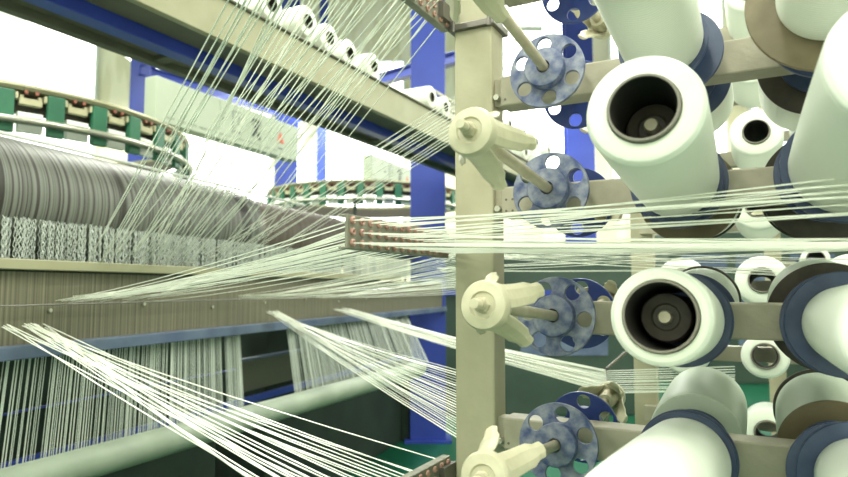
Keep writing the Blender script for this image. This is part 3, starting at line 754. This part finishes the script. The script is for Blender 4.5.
back_creel(1.15, aB, [z0+.2*q for q in range(-6, 4)], 9, 5, 'bobbins on the second creel', 'behind the front one')
aB2 = (onplane(520, 300, C(0, 2.3, 0), n)-P0).dot(u)
back_creel(2.3, aB+.4, [z0+.1+.2*q for q in range(-6, 5)], 9, 8, 'bobbins on the third creel', 'farthest back')
# upright cream post at the top
pa = on_p = onplane(609, 20, C(0, .55, 0), n)
# ------------------------------------------------------------ threads
random.seed(3)
def thread(a, b, w, label, grp, sag=0.0, nseg=1, tw=0.0):
    mb = MB().ribbon(a, b, w*.92, w*.45, sag=sag, nseg=nseg, twist=tw)
    o = mb.build('yarn_tape', M_tape, org=a.copy()); tag(o, label, 'yarn', grp); return o
G1 = 'tapes fanning from the middle eyelet plate to the loom'
# middle plate to loom
for i, h in enumerate(HM):
    q = (i % 14)/13; j = i//14
    if q > .75 and random.random() < .5: continue
    tgt = loom_px(55+random.uniform(0, 60)*(1 if random.random() < .5 else .3)+q*40, 303-random.uniform(0, 12)*.6, .03)
    thread(h, tgt, .0026, 'white tape fanning from the middle eyelet plate down left to the loom reed', G1, sag=.012, nseg=6)
# threads from right into the middle plate
G2 = 'tapes crossing the creel from the right into the middle plate'
rt_y = [176, 181, 186, 192, 197, 203, 207, 212, 236, 240, 243, 246, 250, 262, 268]
for i in range(34):
    h = HM[(i*5+2) % len(HM)]; j = (HM.index(h))//14
    q = (HM.index(h) % 14)/13
    if j == 0: py = random.choice([243, 244, 247, 262])
    elif j == 1: py = random.choice([212, 240, 242, 244])
    else: py = random.choice([178, 183, 190, 197, 204])
    bdepth = -.30+.22*q
    tgt = onplane(852, py+random.uniform(-2, 2), C(0, bdepth-.01, 0), n)
    tgt = h + (tgt-h)*1.15
    thread(h, tgt, .0034, 'white tape running level across the creel from the right edge into the middle plate', G2, sag=.002, nseg=4)
# rear group of level tapes behind the bobbins
G3 = 'tapes crossing behind the front bobbins'
for i in range(22):
    y0 = random.choice([238, 245, 248, 258, 266, 274, 280]); b = random.uniform(.42, .75)
    A = onplane(452, 262+random.uniform(-16, 10), C(0, b, 0), n); B = onplane(860, y0+random.uniform(-3, 3), C(0, b, 0), n)
    thread(A-(B-A)*.05, B, .003, 'white tape running level behind the front bobbins below eye height', G3, sag=.004, nseg=3)
# second bunch: (240,296) to (455,~275)
def bunch(N, tx, ty, sx, sy, fan, gx, w, label, grp, toff=.03, depthfn=None):
    for i in range(N):
        q = (i+.5)/N
        T = loom_px(tx+random.uniform(-sx, sx), ty+random.uniform(-sy, sy), toff)
        (x0, y0), (x1, y1) = fan
        D = depthfn(q)
        E = D(x0+(x1-x0)*q, y0+(y1-y0)*q)
        thread(T, E, w, label, grp, sag=.01, nseg=4, tw=random.uniform(-.6, .6))
plane_n = lambda b: (lambda px, py: onplane(px, py, C(0, b, 0), n))
bunch(20, 247, 297, 10, 2, ((462, 250), (462, 288)), 0, .003, 'white tape gathering at the loom reed just below eye height, passing behind the post', 'second bunch of tapes to the reed', depthfn=lambda q: plane_n(.45+.2*q))
bunch(10, 320, 297, 6, 1.5, ((500, 262), (500, 292)), 0, .003, 'white tape meeting the reed nearest the blue column', 'short bunch of tapes beside the blue column', depthfn=lambda q: plane_n(.8))
bunch(26, 273, 312, 7, 2, ((470, 372), (470, 447)), 0, .003, 'white tape falling from the reed to the right behind the post', 'tapes descending behind the post', depthfn=lambda q: plane_n(.35))
bunch(20, 342, 309, 9, 1.5, ((607, 370), (607, 394)), 0, .005, 'white tape in the band running right from the reed to the far eyelet frame', 'tape band passing behind the discs', depthfn=lambda q: plane_n(.95))
# lower plate bunch
G5 = 'tapes from the lower eyelet plate to the loom'
for i, h in enumerate(HL):
    if random.random() < .52: continue
    T = loom_px(2+random.uniform(0, 46), 325+random.uniform(-2, 3), .03)
    thread(h, T, .0028, 'white tape rising left from the lower eyelet plate to the reed', G5, sag=.01, nseg=5)
# upper plate bunch (steep fans)
G6 = 'tapes from the upper eyelet plate to the healds'
for i, h in enumerate(HU):
    q = (i % 14)/13
    if random.random() < .4: continue
    T = loom_px(150+q*90+random.uniform(-8, 8), 262+random.uniform(-6, 6)+q*6, .0)
    thread(h, T, .0021, 'white tape slanting from the upper eyelet plate down to the healds', G6, sag=.006, nseg=4)
G7 = 'steep tapes from above the picture to the healds'
for i in range(13):
    q = i/12
    E = onplane(236+q*70+random.uniform(-3, 3), -10, C(aP-.02, 0, 0), u); 
    E = atY(238+q*64+random.uniform(-4, 4), -12, .82)
    T = loom_px(96+q*60+random.uniform(-22, 22), 262+random.uniform(-12, 6), .0)
    thread(E, T, .0021, 'white tape dropping steeply from the top edge across the emblem panel', G7)
G8 = 'slanting tapes from the top edge to the healds'
for i in range(15):
    q = i/14
    E = atY(330+q*120+random.uniform(-3, 3), -12, .9+.15*q)
    T = loom_px(112+q*90+random.uniform(-14, 14), 262+random.uniform(-8, 6), .0)
    thread(E, T, .0021, 'white tape slanting at about forty-five degrees from the top edge over the platform', G8)

gb0 = onplane(607, 372, C(0, .95, 0), n); gb1 = onplane(607, 396, C(0, .95, 0), n); gb2 = onplane(626, 352, C(0, 1.09, 0), n)
br_ = MB().path([Vector((gb1.x, gb1.y, 0)), gb1, gb0+Z*.01, gb2], .005, 8); brk = br_.build('guide_bracket', M_dsteel, org=gb0); tag(brk, 'small bent steel guide bracket under the tape band, left of the far post', 'bracket')
random.seed(5)
for i in range(12):
    q = i/11; A = onplane(607, 371+22*q, C(0, .95, 0), n); B = onplane(735, 366+26*q+random.uniform(-2, 2), C(0, .95, 0), n)
    thread(A, B, .005, 'white tape running level from the bent bracket past the far post', 'level tapes beyond the bent bracket')
G9 = 'tapes coming from behind the post down to the healds'
for i in range(13):
    q = i/12
    E = onplane(468, 88+q*44, C(0, .35+.2*q, 0), n); T = loom_px(205+q*62+random.uniform(-5, 5), 258+random.uniform(-6, 5), .0)
    thread(E, T, .0025, 'white tape slanting from behind the beige post past the white window', G9)
# ------------------------------------------------------------ world and view
w = bpy.data.worlds.new('world'); S.world = w; w.use_nodes = True
w.node_tree.nodes['Background'].inputs[0].default_value = (.9, 1.0, .92, 1); w.node_tree.nodes['Background'].inputs[1].default_value = .6
S.view_settings.view_transform = 'Standard'; S.view_settings.look = 'None'; S.view_settings.gamma = 1
S.view_settings.use_curve_mapping = False
S.view_settings.exposure = 0.33
